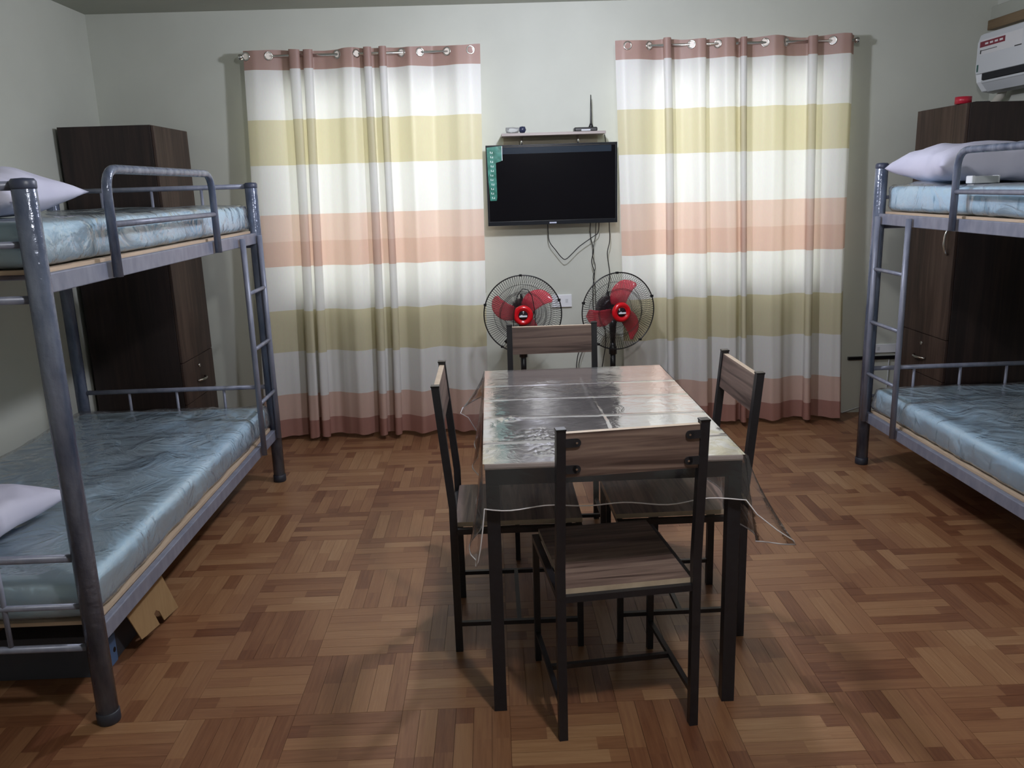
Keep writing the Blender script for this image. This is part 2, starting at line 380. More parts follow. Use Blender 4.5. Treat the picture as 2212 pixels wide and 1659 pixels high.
def make_curtain(label, path, py_top, left_bot, right_bot, grom_px, py_g, rod_px, rod_label, seed):
    K = [Vector((unp(p, py_top, 'y', YR).x, y/100, 0)) for p, y in path]
    sm = []
    for i in range(len(K)-1):
        p0 = K[max(i-1, 0)]; p1 = K[i]; p2 = K[i+1]; p3 = K[min(i+2, len(K)-1)]
        for k in range(8):
            t = k/8
            sm.append(p1.lerp(p2, t))
    sm.append(K[-1])
    ds = [0]
    for i in range(1, len(sm)): ds.append(ds[-1]+(sm[i]-sm[i-1]).length)
    NU, NV = 520, 64; pts = []; j = 0
    for i in range(NU+1):
        q = ds[-1]*i/NU
        while j < len(ds)-2 and ds[j+1] < q: j += 1
        t = (q-ds[j])/max(1e-9, ds[j+1]-ds[j]); pts.append(sm[j].lerp(sm[j+1], t))
    for _ in range(14): pts = [pts[0]]+[(pts[i-1]+pts[i]*2+pts[i+1])/4 for i in range(1, NU)]+[pts[-1]]
    xa, xb = pts[0].x, pts[-1].x; xmid = (xa+xb)/2
    root = thing('curtain', label, 'curtain', (xmid, YR, 0), 0, 'striped curtains over the windows')
    ztop, zbot = 2.292, .03
    b = B(); uvl = b.bm.loops.layers.uv.new('UVMap')
    def P(u, h):
        q = pts[int(round(u*NU))]; uu = (q.x-xa)/(xb-xa)
        xx = q.x + ((left_bot-xa)*(1-uu)+(right_bot-xb)*uu)*h
        xx += .030*math.sin(h*2.2)*noise.noise(Vector((uu*6, h*.8, seed)))
        wob = noise.noise(Vector((uu*13, h*1.6, seed+5)))
        fo = q.y*(1.15+.35*h) + .026*h*wob + .010*h*noise.noise(Vector((uu*30, h*1.1, seed)))
        y = fo - .028*h - .035*h*h
        zt = ztop + .010*noise.noise(Vector((uu*7, 0, seed)))
        z = zt + (zbot-zt)*h
        if h > .96: z += .010*noise.noise(Vector((uu*22, 3, seed)))
        return Vector((xx-xmid, y, z)), z
    V = []
    for i in range(NU+1):
        V.append([])
        for j in range(NV+1):
            p, z = P(i/NU, j/NV); vv = b.bm.verts.new(p); V[-1].append((vv, i/NU, z))
    for i in range(NU):
        for j in range(NV):
            q = (V[i][j], V[i+1][j], V[i+1][j+1], V[i][j+1])
            f = b.bm.faces.new([a[0] for a in q]); f.smooth = True
            for lp, a in zip(f.loops, q): lp[uvl].uv = (a[1], a[2])
    link('fabric', b.done(), M_curt, root)
    def fold(x):
        c = [p for p in pts if abs(p.x-x) < .02]; c = c or pts
        return min(c, key=lambda p: abs(p.x-x)+.3*abs(p.y)).y
    for gp in grom_px:
        x = unp(gp, py_g, 'y', YR).x; e = .004
        y = fold(x)
        dx = Vector((2*e, fold(x+e)-fold(x-e), 0)).normalized(); nrm = Vector((dx.y, -dx.x, 0))
        g = B(); R1 = .021; a1 = dx; a2 = Vector((0, 0, 1))
        for side in (1,):
            ring = []
            n1, n2 = 18, 6
            for k in range(n1):
                th = 2*math.pi*k/n1; cc = (a1*math.cos(th)+a2*math.sin(th))
                ring.append([g.bm.verts.new(cc*(R1+.0045*math.cos(ph))+nrm*(.0045*math.sin(ph))) for ph in [2*math.pi*q/n2 for q in range(n2)]])
            for k in range(n1):
                for q in range(n2):
                    f = g.bm.faces.new((ring[k][q], ring[(k+1) % n1][q], ring[(k+1) % n1][(q+1) % n2], ring[k][(q+1) % n2])); f.smooth = True
        dsc = [g.bm.verts.new((a1*math.cos(th)+a2*math.sin(th))*R1*.98) for th in [2*math.pi*k/18 for k in range(18)]]
        g.bm.faces.new(dsc).material_index = 1
        link('grommet', g.done(), [M_chrome, M_gromlight], root, loc=(x-xmid, y-.004 if y <= 0 else y-.004, 2.262))
    # rod
    ra, rb = (unp(p, py_g, 'y', YR).x for p in rod_px)
    rr = thing('curtain_rod', rod_label, 'curtain rod', ((ra+rb)/2, YR, 2.262), 0, 'curtain rods above the windows')
    h = (rb-ra)/2
    link('rod', B().tube([(-h, 0, 0), (h, 0, 0)], .008, 10).done(), M_chrome, rr)
    for s in (-1, 1):
        link('finial', B().lathe([(.0, -.018), (.012, -.014), (.017, 0), (.012, .014), (.0, .018)], (0, 0, 0), 'z', 14).done(), M_chrome, rr, loc=(s*(h+.012), 0, 0))
        bb = B(); bb.tube([(0, 0, 0), (0, D-YR-.004, 0)], .006, 8); bb.lathe([(.022, 0), (.022, .006)], (0, D-YR-.006, 0), 'y', 14)
        link('bracket', bb.done(), M_chrome, rr, loc=(s*(h-.03), 0, 0))
    return root
M_gromlight = mat('grommet_light_disc', srgb(226, 218, 206), .35)  # pale disc colour stands in for light seen through the ring hole
make_curtain('cream, green and peach striped curtain on the left window, between bunk bed and television',
    [(527, -1), (550, -2.5), (581, -.5), (602, 1.5), (624, 2)]+omega(624, 652)+omega(655, 680)+[(700, 2), (729, 0), (745, -3), (765, -3), (775, 0), (783, 1.5)]+omega(785, 806)+[(812, 1.5)]
    +omega(818, 838)+[(852, 2), (868, 0), (885, -3), (908, -.5), (935, 2.5), (966, 0), (985, -3), (1015, -3), (1038, -1.5)], 122, -1.425, -.06,
    [533, 581, 729, 771, 868, 908, 966, 1017], 122, (524, 1024), 'chrome rod carrying the curtain of the left window', 1.3)
make_curtain('cream, green and peach striped curtain on the right window, reaching to the air conditioner side',
    [(1328, -1), (1345, -2.5), (1380, -2.5), (1401, 0), (1415, 2)]+omega(1429, 1449)+[(1470, 2), (1493, -.5), (1508, -3), (1522, -3), (1525, -1.5), (1521, 1), (1530, 2.5), (1550, 0), (1565, -3), (1584, -3), (1590, 0), (1593, 1.5)]
    +omega(1595, 1612)+[(1630, 2), (1652, 0), (1670, -3), (1690, -2), (1699, .5), (1720, 2)]+omega(1740, 1764)+[(1780, 1.5), (1797, -.5), (1815, -3), (1834, -3.5), (1839, 0), (1848, 2.5)], 104, .80, 2.19,
    [1354, 1402, 1493, 1550, 1652, 1697, 1797], 104, (1345, 1846), 'chrome rod carrying the curtain of the right window', 4.1)

# ================================================================ bunk beds
M_cap = mat('navy_cap', srgb(62, 68, 88), .4)
M_foot = mat('dark_foot_cap', srgb(40, 42, 52), .5)
def wrap_mat():
    m = noisy('film_wrapped_steel', srgb(74, 84, 106), srgb(138, 146, 164), (22, 22, 5), .2, 0, metal=.15, lo=.35, hi=.8)
    tc = N(m, 'ShaderNodeTexCoord'); n = N(m, 'ShaderNodeTexNoise'); n.inputs['Scale'].default_value = 60; n.inputs['Detail'].default_value = 3
    L(m, tc.outputs['Object'], n.inputs['Vector']); bump(m, n.outputs['Fac'], .5, .004); return m
M_wrap = wrap_mat()
def mattress_mat():
    m = noisy('blue_marbled_fabric', srgb(160, 206, 232), srgb(190, 224, 240), (3, 3, 3), .6, 0, 4)
    tc = N(m, 'ShaderNodeTexCoord'); mp = N(m, 'ShaderNodeMapping'); mp.inputs['Scale'].default_value = (9, 22, 9)
    L(m, tc.outputs['Object'], mp.inputs[0])
    n = N(m, 'ShaderNodeTexNoise'); n.inputs['Scale'].default_value = 1; n.inputs['Detail'].default_value = 2; L(m, mp.outputs[0], n.inputs['Vector'])
    bs = m.node_tree.nodes['Principled BSDF']; src = bs.inputs['Base Color'].links[0].from_socket
    mx = N(m, 'ShaderNodeMix', data_type='RGBA'); L(m, ramp(m, n.outputs['Fac'], [(.64, (0, 0, 0)), (.72, (.85,)*3)]), mx.inputs[0])
    L(m, src, mx.inputs[6]); mx.inputs[7].default_value = (*srgb(90, 150, 178), 1); L(m, mx.outputs[2], bs.inputs['Base Color'])
    return m
M_matt = mattress_mat()
def softbox(lo, hi, r, amp, sc, seed, nu=70, nv=40, sag=0.0):
    """rounded slab with crumpled skin"""
    lo, hi = Vector(lo), Vector(hi); c = (lo+hi)/2; h = (hi-lo)/2
    bm = bmesh.new(); bmesh.ops.create_cube(bm, size=2)
    # subdivide by building six grids
    bm.free(); b = B()
    nx, ny, nz = max(2, int(h.x*2/.03)), max(2, int(h.y*2/.03)), max(2, int(h.z*2/.022))
    def face(fn, n1, n2): b.grid(fn, n1, n2)
    face(lambda u, v: Vector((u*2-1, v*2-1, 1)), nx, ny); face(lambda u, v: Vector((u*2-1, v*2-1, -1)), nx, ny)
    face(lambda u, v: Vector((u*2-1, -1, v*2-1)), nx, nz); face(lambda u, v: Vector((u*2-1, 1, v*2-1)), nx, nz)
    face(lambda u, v: Vector((-1, u*2-1, v*2-1)), ny, nz); face(lambda u, v: Vector((1, u*2-1, v*2-1)), ny, nz)
    bmesh.ops.remove_doubles(b.bm, verts=b.bm.verts, dist=1e-4)
    for v in b.bm.verts:
        p = Vector((v.co.x*h.x, v.co.y*h.y, v.co.z*h.z)); q = Vector((max(-h.x+r, min(h.x-r, p.x)), max(-h.y+r, min(h.y-r, p.y)), max(-h.z+r, min(h.z-r, p.z))))
        d = p-q; nrm = d.normalized() if d.length > 1e-6 else Vector((0, 0, 1))
        p = q+nrm*r if d.length > 1e-6 else p
        w_ = c+p
        n1 = noise.noise(w_*sc+Vector((seed, 0, 0))); n2 = abs(noise.noise(w_*sc*2.3+Vector((0, seed, 0))))
        dd = amp*(n1*.9+(.5-n2)*1.1)
        if nrm.z < -.5: dd *= .1
        v.co = w_+nrm*dd
    return b
def crumple(lo, hi, seed, amp=.017):
    b = softbox(lo, hi, .03, 0, 5, seed)
    for v in b.bm.verts:
        p = v.co; cz = (p.z-lo[2])/(hi[2]-lo[2])
        f = (1-abs(2*((p.x*3.1+noise.noise(p*2.1+Vector((seed, 3, 1)))*2.2) % 1)-1))
        side = Vector((0, 0, 0))
        n1 = noise.noise(Vector((p.x*6, p.y*2.5, p.z*6))+Vector((seed, 0, 0))); n2 = 1-2*abs(noise.noise(Vector((p.x*9, p.y*5, p.z*9))+Vector((0, seed, 9))))
        out = amp*(.5*n1+.7*n2*.6)
        fold = max(0, noise.noise(Vector((p.x*3.2+p.y*1.2, p.y*3.0-p.x*2.0, seed)))-.18)
        if p.z > lo[2]+.02: p.z += out*(.45 if cz > .8 else .2)+(fold*.028 if cz > .8 else 0)
        for ax in (0, 1):
            if abs(p[ax]-lo[ax]) < .05: p[ax] -= abs(out)*1.4+.003
            if abs(p[ax]-hi[ax]) < .05: p[ax] += abs(out)*1.4+.003
    return b
def pillow(name, label, loc, rz, lx, ly, t, seed, tilt=(0, 0), mat_=None, group='white pillows on the bunks'):
    b = B(); n = 44
    def P(sgn):
        def f(u, v):
            a, c = u*2-1, v*2-1
            r = max(abs(a), abs(c)); k = 1+.10*(abs(a)*abs(c))**3
            pin = 1-.10*(1-abs(a*c))*(r**6)
            e = max(0, (1-a**4))*max(0, (1-c**4))
            z = sgn*t/2*e**.45
            z *= 1+.18*noise.noise(Vector((a*1.7, c*1.7, seed)))
            if 0 < e: z += .010*noise.noise(Vector((a*4, c*4, seed+3)))*min(1, e*3)
            if sgn < 0: z *= .75
            return Vector((a*lx/2*k*pin, c*ly/2*k*pin, z))
        return f
    b.grid(P(1), n, n); b.grid(P(-1), n, n)
    bmesh.ops.remove_doubles(b.bm, verts=b.bm.verts, dist=1e-4)
    o = link(name, b.done(), mat_ or M_pillow); o.location = loc; o.rotation_euler = (tilt[0], tilt[1], rz)
    return tag(o, label, 'pillow', group)
M_pillow = noisy('white_pillow_cloth', srgb(196, 196, 216), srgb(210, 210, 228), (6, 6, 6), .8, .05)

LEN, WID, HP = 2.066, .98, 1.553
ZU, ZL = 1.262, .243
def bunk(label, x, y, s, ly0, ly1, gy0, gy1):
    """s = direction from the front rail towards the wall; y = far posts; local Y runs towards the camera as negative"""
    r = thing('bunk_bed', label, 'bunk bed', (x, y, 0), 0, 'grey metal bunk beds')
    for u in (0, WID):
        for v in (0, LEN):
            p = link('post', B().tube([(0, 0, .035), (0, 0, HP-.012), (0, 0, HP)], [.030, .030, .024], 20).done(), M_wrap, r, loc=(s*u, -v, 0))
            link('foot_cap', B().lathe([(.031, 0), (.033, .004), (.033, .035), (.030, .037)], n=20).done(), M_foot, p)
            link('top_cap', B().lathe([(.0302, HP-.022), (.0315, HP-.018), (.0315, HP-.003), (.026, HP+.004), (.0, HP+.006)], n=20).done(), M_cap, p)
    for z in (ZU, ZL):
        for u in (.0, WID):
            uu = s*u
            bb = B(); bb.box((uu-.012, -LEN+.028, z), (uu+.012, -.028, z+.052))
            link('side_rail', bb.done(.003), M_steel, r)
        bd = B(); bd.box((min(s*.014, s*(WID-.014)), -LEN+.04, z+.050), (max(s*.014, s*(WID-.014)), -.04, z+.062))
        link('bed_board', bd.done(), M_ply, r, label='pale plywood board under the mattress')
        for k in range(8):
            yy = -.15-k*(LEN-.3)/7
            link('slat', B().tube([(s*.012, yy, z+.035), (s*(WID-.012), yy, z+.035)], .009, 6).done(), M_steel, r)
        for v in (0, LEN):
            for dz, rad in ((.278, .012), (-.012 if z == ZU else .0, .011)):
                link('end_rail', B().tube([(s*.02, -v, z+dz), (s*(WID-.02), -v, z+dz)], rad, 10).done(), M_steel, r)
            link('end_rail', B().tube([(s*.02, -v, z+.13), (s*(WID-.02), -v, z+.13)], .009, 10).done(), M_steel, r)
            for q in (.245, .49, .735):
                link('spindle', B().tube([(s*q, -v, z+.01), (s*q, -v, z+.27)], .0075, 8).done(), M_steel, r)
    # ladder on the far end of the front side
    xo = -s*.030
    lad = link('ladder', B().tube([(xo, -ly0, ZL+.012), (xo, -ly0, ZU+.04)], .0135, 12).tube([(xo, -ly1, ZL+.012), (xo, -ly1, ZU+.04)], .0135, 12).done(), M_steel, r)
    for z in (1.045, .778, .510):
        link('rung', B().tube([(xo, -ly0, z), (xo, -ly1, z)], .0095, 10).done(), M_steel, lad)
    # guard rail
    P = [(xo, -gy0, ZU+.004)] + arc((xo, -gy0, ZU), (xo, -gy0, 1.588), (xo, -gy1, 1.588), .075) + arc((xo, -gy0, 1.588), (xo, -gy1, 1.588), (xo, -gy1, ZU), .075) + [(xo, -gy1, ZU+.004)]
    g = link('guard_rail', B().tube(P, .0145, 14).done(), M_wrap, r)
    link('guard_bar', B().tube([(xo, -gy0, 1.424), (xo, -gy1, 1.424)], .010, 10).done(), M_steel, g)
    return r
bunk('grey metal bunk bed standing along the left wall, guard rail fully in view', -1.177, 4.262, -1, .045, .335, .69, 1.665)
bunk('grey metal bunk bed standing along the right wall below the air conditioner', 1.942, 4.190, 1, .060, .370, .735, 1.71)

def mattress(label, x, y, s, z, seed):
    u0, u1, v0, v1 = .025, WID+.0, .045, LEN-.045
    lo = (min(x+s*u0, x+s*u1), y-v1, z+.064); hi = (max(x+s*u0, x+s*u1), y-v0, z+.064+.118)
    t = thing('mattress', label, 'mattress', ((lo[0]+hi[0])/2, (lo[1]+hi[1])/2, lo[2]), 0, 'blue foam mattresses in clear bags')
    off = Vector(t.location)
    a = softbox(lo, hi, .025, .004, 4, seed)
    for v in a.bm.verts: v.co -= off
    link('foam', a.done(), M_matt, t)
    g = .005
    w_ = crumple((lo[0]-g, lo[1]-g, lo[2]+.001), (hi[0]+g, hi[1]+g, hi[2]+g*1.2), seed)
    for v in w_.bm.verts: v.co -= off
    link('plastic_wrap', w_.done(), M_film, t, label='crumpled clear plastic bag around the foam')
    return t
mattress('pale blue foam mattress in a clear plastic bag on the upper left bunk', -1.177, 4.262, -1, ZU, 1.1)
mattress('pale blue foam mattress in a clear plastic bag on the lower left bunk', -1.177, 4.262, -1, ZL, 5.2)
mattress('pale blue foam mattress in a clear plastic bag on the upper right bunk', 1.942, 4.190, 1, ZU, 9.4)
mattress('pale blue foam mattress in a clear plastic bag on the lower right bunk', 1.942, 4.190, 1, ZL, 14.7)
pillow('pillow', 'white pillow on the upper left bunk behind the near post', (-1.74, 2.62, 1.521), math.radians(4), .76, .46, .17, 2.0, (0.05, .02))
pillow('pillow', 'white pillow lying on the lower left bunk at its near end', (-1.87, 2.54, .500), math.radians(-3), .66, .50, .16, 6.0)
pillow('pillow', 'plump white pillow across the far end of the upper right bunk', (2.33, 3.86, 1.530), math.radians(3), .78, .44, .20, 11.0)

# small white packet on the upper right bunk
pk = thing('charger_box', 'small white oblong packet on the upper right bunk behind the guard rail', 'box', (2.085, 3.55, 1.454), math.radians(8))
link('body', boxme((-.055, -.018, 0), (.055, .018, .030), .003), M_greyw, pk)
link('end_cap', boxme((-.073, -.0195, 0), (-.0545, .0195, .032), .004), M_white, pk)
link('end_cap', boxme((.05, -.019, .0), (.0585, .019, .0315), .002), M_white, pk)

# ================================================================ wardrobes
def wardrobe(label, xf, s, yn, depth, wid, H, two):
    """front plane x = xf, body behind it in direction s; local Y from near to far"""
    r = thing('wardrobe', label, 'wardrobe', (xf, yn, 0), 0, 'dark wood wardrobes')
    t = .018; b = B()
    x0, x1 = sorted((s*.018, s*depth))
    b.box((x0, 0, 0), (x1, t, H)); b.box((x0, wid-t, 0), (x1, wid, H)); b.box((x0, t, H-t), (x1, wid-t, H)); b.box((x0, t, .05), (x1, wid-t, .05+t))
    xb0, xb1 = sorted((s*(depth-.006), s*depth)); b.box((xb0, t, .05), (xb1, wid-t, H-t))
    b.box((min(s*.02, s*.03), t, .0), (max(s*.02, s*.03), wid-t, .05))
    b.box((x0, t, .58), (x1, wid-t, .58+t))
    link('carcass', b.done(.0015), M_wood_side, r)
    xd0, xd1 = sorted((0, s*.0165))
    e = .003
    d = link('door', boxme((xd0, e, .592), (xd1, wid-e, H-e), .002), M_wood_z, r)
    def handle(p, axis, ln, parent):
        hb = B(); P = []
        for k in range(11):
            q = k/10; a = (q-.5)*ln; o_ = -s*(.004+.026*math.sin(math.pi*q)**.6)
            P.append((o_, p[0]+(a if axis == 'y' else 0), p[1]+(a if axis == 'z' else 0)))
        hb.tube(P, .0065, 8); link('handle', hb.done(), M_chrome if two else M_chrome, parent, label='curved satin metal handle')
    handle((.055, 1.135 if two else 1.29), 'z', .15, d)
    for (z0, z1) in ((.352, .588), (.075, .348)):
        dr = link('drawer', boxme((xd0, e, z0), (xd1, wid-e, z1), .002), M_wood_z, r)
        handle((wid*.5, z0+(z1-z0)*.42), 'y', .13, dr)
        if z0 > .3:
            lk = B(); lk.lathe([(.010, -.004), (.010, .004), (.0, .0045)], (0, 0, 0), 'z', 14)
            o = link('lock', lk.done(), M_chrome, dr, loc=(-s*.004, wid*.5-.01, z1-.055)); o.rotation_euler = (0, math.radians(90), 0)
    return r
wardrobe('dark brown wood wardrobe in the left corner behind the bunk bed', -1.746, -1, 4.60, .50, .505, 1.872, False)
wardrobe('dark brown wood wardrobe in the right corner with a red tape roll on top', 2.514, 1, 4.50, .485, .52, 1.856, True)
tp = thing('tape_roll', 'red roll of tape on top of the right wardrobe', 'tape', (2.545, 4.60, 1.856))
link('tape', B().lathe([(.026, 0), (.041, 0), (.041, .036), (.026, .036), (.026, 0)], n=28).done(), mat('red_tape', srgb(176, 36, 56), .3), tp)
link('core', B().lathe([(.0245, 0), (.0262, 0), (.0262, .036), (.0245, .036), (.0245, 0)], n=28).done(), M_card, tp)
o = link('remote_control', boxme((-.04, -.02, 0), (.04, .02, .012), .004), M_dark); o.location = (2.655, 4.62, 1.856)
tag(o, 'small flat black remote lying beside the red tape roll', 'remote')

# ================================================================ air conditioner
def aircon():
    r = thing('air_conditioner', 'white wall air conditioner high on the right wall above the wardrobe', 'air conditioner', (XR-.004, 4.97, 1.935))
    Hh = .325; prof = [(0, 0.03), (-.10, 0), (-.165, .012), (-.200, .062), (-.212, .12), (-.212, Hh-.05), (-.200, Hh-.012), (-.185, Hh), (0, Hh)]
    link('body', B().prism(prof, 'y', -.84, 0).done(.004), M_white, r)
    link('front_panel', B().prism([(-.213, .105), (-.2165, .107), (-.2165, Hh-.045), (-.206, Hh-.010), (-.200, Hh-.010)], 'y', -.825, -.015).done(), M_greyw, r)
    link('air_slot', B().prism([(-.2145, .070), (-.2145, .104), (-.18, .104), (-.18, .06)], 'y', -.80, -.075).done(), mat('slot_black', (.004, .005, .01), .6), r)
    link('flap', B().prism([(-.165, .008), (-.201, .052), (-.206, .056), (-.209, .066), (-.195, .060), (-.165, .02)], 'y', -.80, -.06).done(), M_greyw, r)
    M_st = mat('sticker_white', srgb(205, 206, 208), .4)
    def st(name, y0, y1, z0, z1, m, off, lab):
        return link(name, boxme((-.2165-off, y0, z0), (-.2165-off+.0006, y1, z1)), m, r, label=lab)
    st('spec_sticker', -.42, -.035, .205, .285, M_st, .0008, 'white specification sticker')
    st('red_band', -.27, -.035, .246, .276, mat('band_red', srgb(120, 40, 55), .5), .0014, 'dark red printed band')
    for k in range(4): st('print_line', -.25+.045*k, -.22+.045*k, .256, .266, M_st, .002, None)
    st('print_line', -.20, -.045, .226, .230, mat('print_grey', srgb(90, 90, 92), .6), .0014, None)
    st('print_mark', -.052, -.042, .212, .232, M_dark, .0016, None)
    st('print_corner', -.42, -.36, .205, .210, M_dark, .0016, None)
    st('energy_label', -.036, -.020, .118, .156, mat('label_green', srgb(50, 92, 84), .5), .0008, 'small dark green label')
    link('drain_pipe', B().tube([(-.055, -.03, .03), (-.055, -.01, -.01), (-.045, .05, -.04), (-.04, .09, -.09), (-.04, .10, -.30), (-.04, .10, -.9)], .024, 12).done(), mat('pipe_tape', srgb(200, 196, 184), .6), r, label='cream taped pipe')
aircon()

# ================================================================ television, shelf, router
TY = 5.08; tx0, tx1 = -.012, .765; tz0, tz1 = 1.272, 1.738
tv = thing('television', 'black flat television hung on the wall between the two curtains', 'television', ((tx0+tx1)/2, TY, tz0))
tw, th = (tx1-tx0)/2, tz1-tz0
tilt = math.radians(3)
b = B(); b.box((-tw, 0, 0), (tw, .022, th)); link('housing', b.done(.003), M_dark, tv)
b = B(); b.box((-tw*.6, .022, .08), (tw*.6, .06, th-.08)); link('back_cover', b.done(.006), M_dark, tv)
M_scr = mat('dark_screen', srgb(7, 6, 12), .12, 0, .22); M_bez = mat('gloss_bezel', srgb(18, 22, 30), .18)
link('screen', boxme((-tw+.012, -.0015, .026), (tw-.012, .001, th-.014)), M_scr, tv)
b = B(); b.box((-tw, -.004, 0), (tw, .0, .024)); b.box((-tw, -.004, th-.010), (tw, 0, th)); b.box((-tw, -.004, .024), (-tw+.009, 0, th-.01)); b.box((tw-.009, -.004, .024), (tw, 0, th-.01))
link('bezel', b.done(.001), M_bez, tv)
link('top_strip', boxme((-tw+.05, -.0024, th-.052), (tw-.035, -.0016, th-.016)), mat('strip_grey', srgb(34, 44, 56), .12), tv, label='glossy grey strip along the top of the screen')  # thin grey strip, paler than the screen, across its top
link('maker_plate', boxme((-.02, -.0052, .006), (.022, -.004, .014)), mat('plate_silver', srgb(190, 196, 215), .3), tv)
M_green = noisy('green_sticker', srgb(18, 92, 76), srgb(70, 140, 128), (30, 30, 30), .25, .2)
b = B(); b.prism([(-tw+.006, th-.012), (-tw+.095, th-.004), (-tw+.098, th-.085), (-tw+.085, th-.092), (-tw+.058, th-.100), (-tw+.060, th-.30), (-tw+.056, th-.318), (-tw+.018, th-.318), (-tw+.010, th-.19)], 'y', -.0052, -.0042)
stk = link('advert_sticker', b.done(), M_green, tv, label='green foil sticker down the left edge')
b = B(); rr = random.Random(3)
for k in range(11):
    z = th-.035-k*.026; x = -tw+.024+rr.uniform(0, .006)
    b.box((x, -.0058, z-.011), (x+.004, -.0052, z)); b.box((x+.007, -.0058, z-.011), (x+.016, -.0052, z-.008)); b.box((x+.012, -.0058, z-.008), (x+.015, -.0052, z-.001))
link('sticker_print', b.done(), mat('print_white', srgb(205, 225, 220), .4), stk, kind=None)
link('sticker_rim', boxme((-tw+.0945, -.006, th-.088), (-tw+.0975, -.0046, th-.006)), M_white, stk)
b = B(); b.box((-.12, .06, .10), (.12, .08, .36)); b.box((-.16, .08, .06), (.16, .0985, .40)); link('wall_mount', b.done(.003), M_dark, tv)
# shelf above the television
sx0, sx1 = .084, .690; sz = 1.800
sh = thing('wall_shelf', 'taupe wall shelf on chrome supports just above the television', 'shelf', ((sx0+sx1)/2, D, sz))
M_taupe = noisy('taupe_board', srgb(150, 140, 136), srgb(164, 154, 148), (2, 30, 30), .5)
hw = (sx1-sx0)/2
link('shelf_board', boxme((-hw, -.16, -.016), (hw, 0, 0), .0015), M_taupe, sh)
link('back_board', boxme((-hw+.012, -.016, -.12), (hw-.03, 0, -.016), .0015), mat('taupe_shade', srgb(176, 168, 150), .6), sh)
for x in (-.185, .150):
    link('support', B().tube([(x, -.075, -.075), (x, -.075, -.016)], .0075, 12).done(), M_chrome, sh)
    link('support_base', boxme((x-.014, -.085, -.115), (x+.014, -.016, -.075), .003), M_dark, sh)
rt_ = thing('router', 'black router with one tall antenna on the right of the shelf', 'router', (.585, 5.08, sz), 0)
link('body', boxme((-.075, -.035, 0), (.06, .045, .024), .006), M_dark, rt_)
link('label', boxme((-.035, -.0362, .004), (.018, -.0352, .012)), M_greyw, rt_)
link('antenna', B().tube([(.026, 0, .02), (.026, 0, .035), (.026, .0, .05), (.026, 0, .12), (.026, 0, .205)], [.018, .011, .006, .0045, .0025], 10).done(), M_dark, rt_)
bag = softbox((.112, 5.03, sz+.001), (.185, 5.08, sz+.030), .01, .012, 30, 3)
o = link('plastic_bag', bag.done(), M_film); tag(o, 'small crumpled clear plastic bag at the left of the shelf', 'bag')
o = link('key_fob', softbox((.190, 5.03, sz+.001), (.222, 5.07, sz+.036), .008, .006, 30, 8).done(), mat('navy_plastic', srgb(38, 44, 70), .4)); tag(o, 'small dark blue lump beside the plastic bag on the shelf', 'trinket')

# cords
def cord(name, label, pts, r=.0026, cat='cord', m=None, sub=6):
    P = [Vector(p) for p in pts]; out = []
    for i in range(len(P)-1):
        p0 = P[max(i-1, 0)]; p1 = P[i]; p2 = P[i+1]; p3 = P[min(i+2, len(P)-1)]
        for k in range(sub):
            t = k/sub
            out.append(.5*((2*p1)+(p2-p0)*t+(2*p0-5*p1+4*p2-p3)*t*t+(3*p1-p0-3*p2+p3)*t**3))
    out.append(P[-1])
    o = link(name, B().tube(out, r, 6).done(), m or M_cord); return tag(o, label, cat)
def px(pts, y): return [unp(a, b_, 'y', y) for a, b_ in pts]
cord('power_cord', 'black cord looping in a V below the television', px([(1183, 470), (1184, 500), (1187, 522), (1200, 540), (1213, 556), (1222, 560), (1236, 548), (1252, 532), (1280, 512), (1292, 502), (1294, 480)], 5.13), .0027)
cord('power_cord', 'black cord hanging from the television down in front of the right fan grille', px([(1276, 470), (1275, 508), (1282, 540), (1278, 565), (1284, 590), (1281, 620), (1281, 660), (1283, 700)], 5.12)+[Vector((.52, 5.12, .45)), Vector((.51, 5.1, .1)), Vector((.5, 5.1, .006))], .0028)
cord('power_cord', 'thin black cord twisted around the one left of the right fan', px([(1288, 470), (1286, 510), (1280, 548), (1286, 575), (1281, 600), (1286, 625), (1283, 700)], 5.145)+[Vector((.53, 5.13, .4)), Vector((.54, 5.12, .006))], .002)
cord('power_cord', 'black cord from the shelf passing behind the right fan hub', px([(1306, 290), (1310, 330)], 5.13)+px([(1316, 480), (1317, 520), (1312, 548), (1317, 590), (1314, 620), (1306, 645)], 5.13)+[Vector((.66, 5.07, .80)), Vector((.67, 5.06, .72)), Vector((.69, 5.06, .55)), Vector((.66, 5.06, .3)), Vector((.7, 5.08, .006))], .0028)

# outlets
def outlet(label, x, z, w_, h_):
    r = thing('wall_outlet', label, 'outlet', (x, D, z))
    link('plate', boxme((-w_/2, -.012, -h_/2), (w_/2, 0, h_/2), .002), M_white, r)
    for q in (-.25, .25): link('socket', boxme((q*w_-.008, -.0128, -.012), (q*w_+.008, -.012, .012)), M_greyw, r)
    return r
outlet('white wall socket plate between the two fans', .43, .795, .125, .078)
outlet('long white socket plate low on the back wall behind the right bunk ladder', 2.515, .42, .24, .055)
o = link('cable_duct', boxme((2.262, D-.02, .352), (2.66, D, .372), .002), M_dark); tag(o, 'thin black cable duct under the low socket behind the right bunk', 'cable duct')
cord('floor_cable', 'thin white cable at the foot of the wall right of the curtain', [(2.24, D-.02, .006), (2.33, D-.012, .03), (2.44, D-.01, .06), (2.52, D-.008, .12), (2.53, D-.008, .36)], .0035, 'cord', M_greyw)

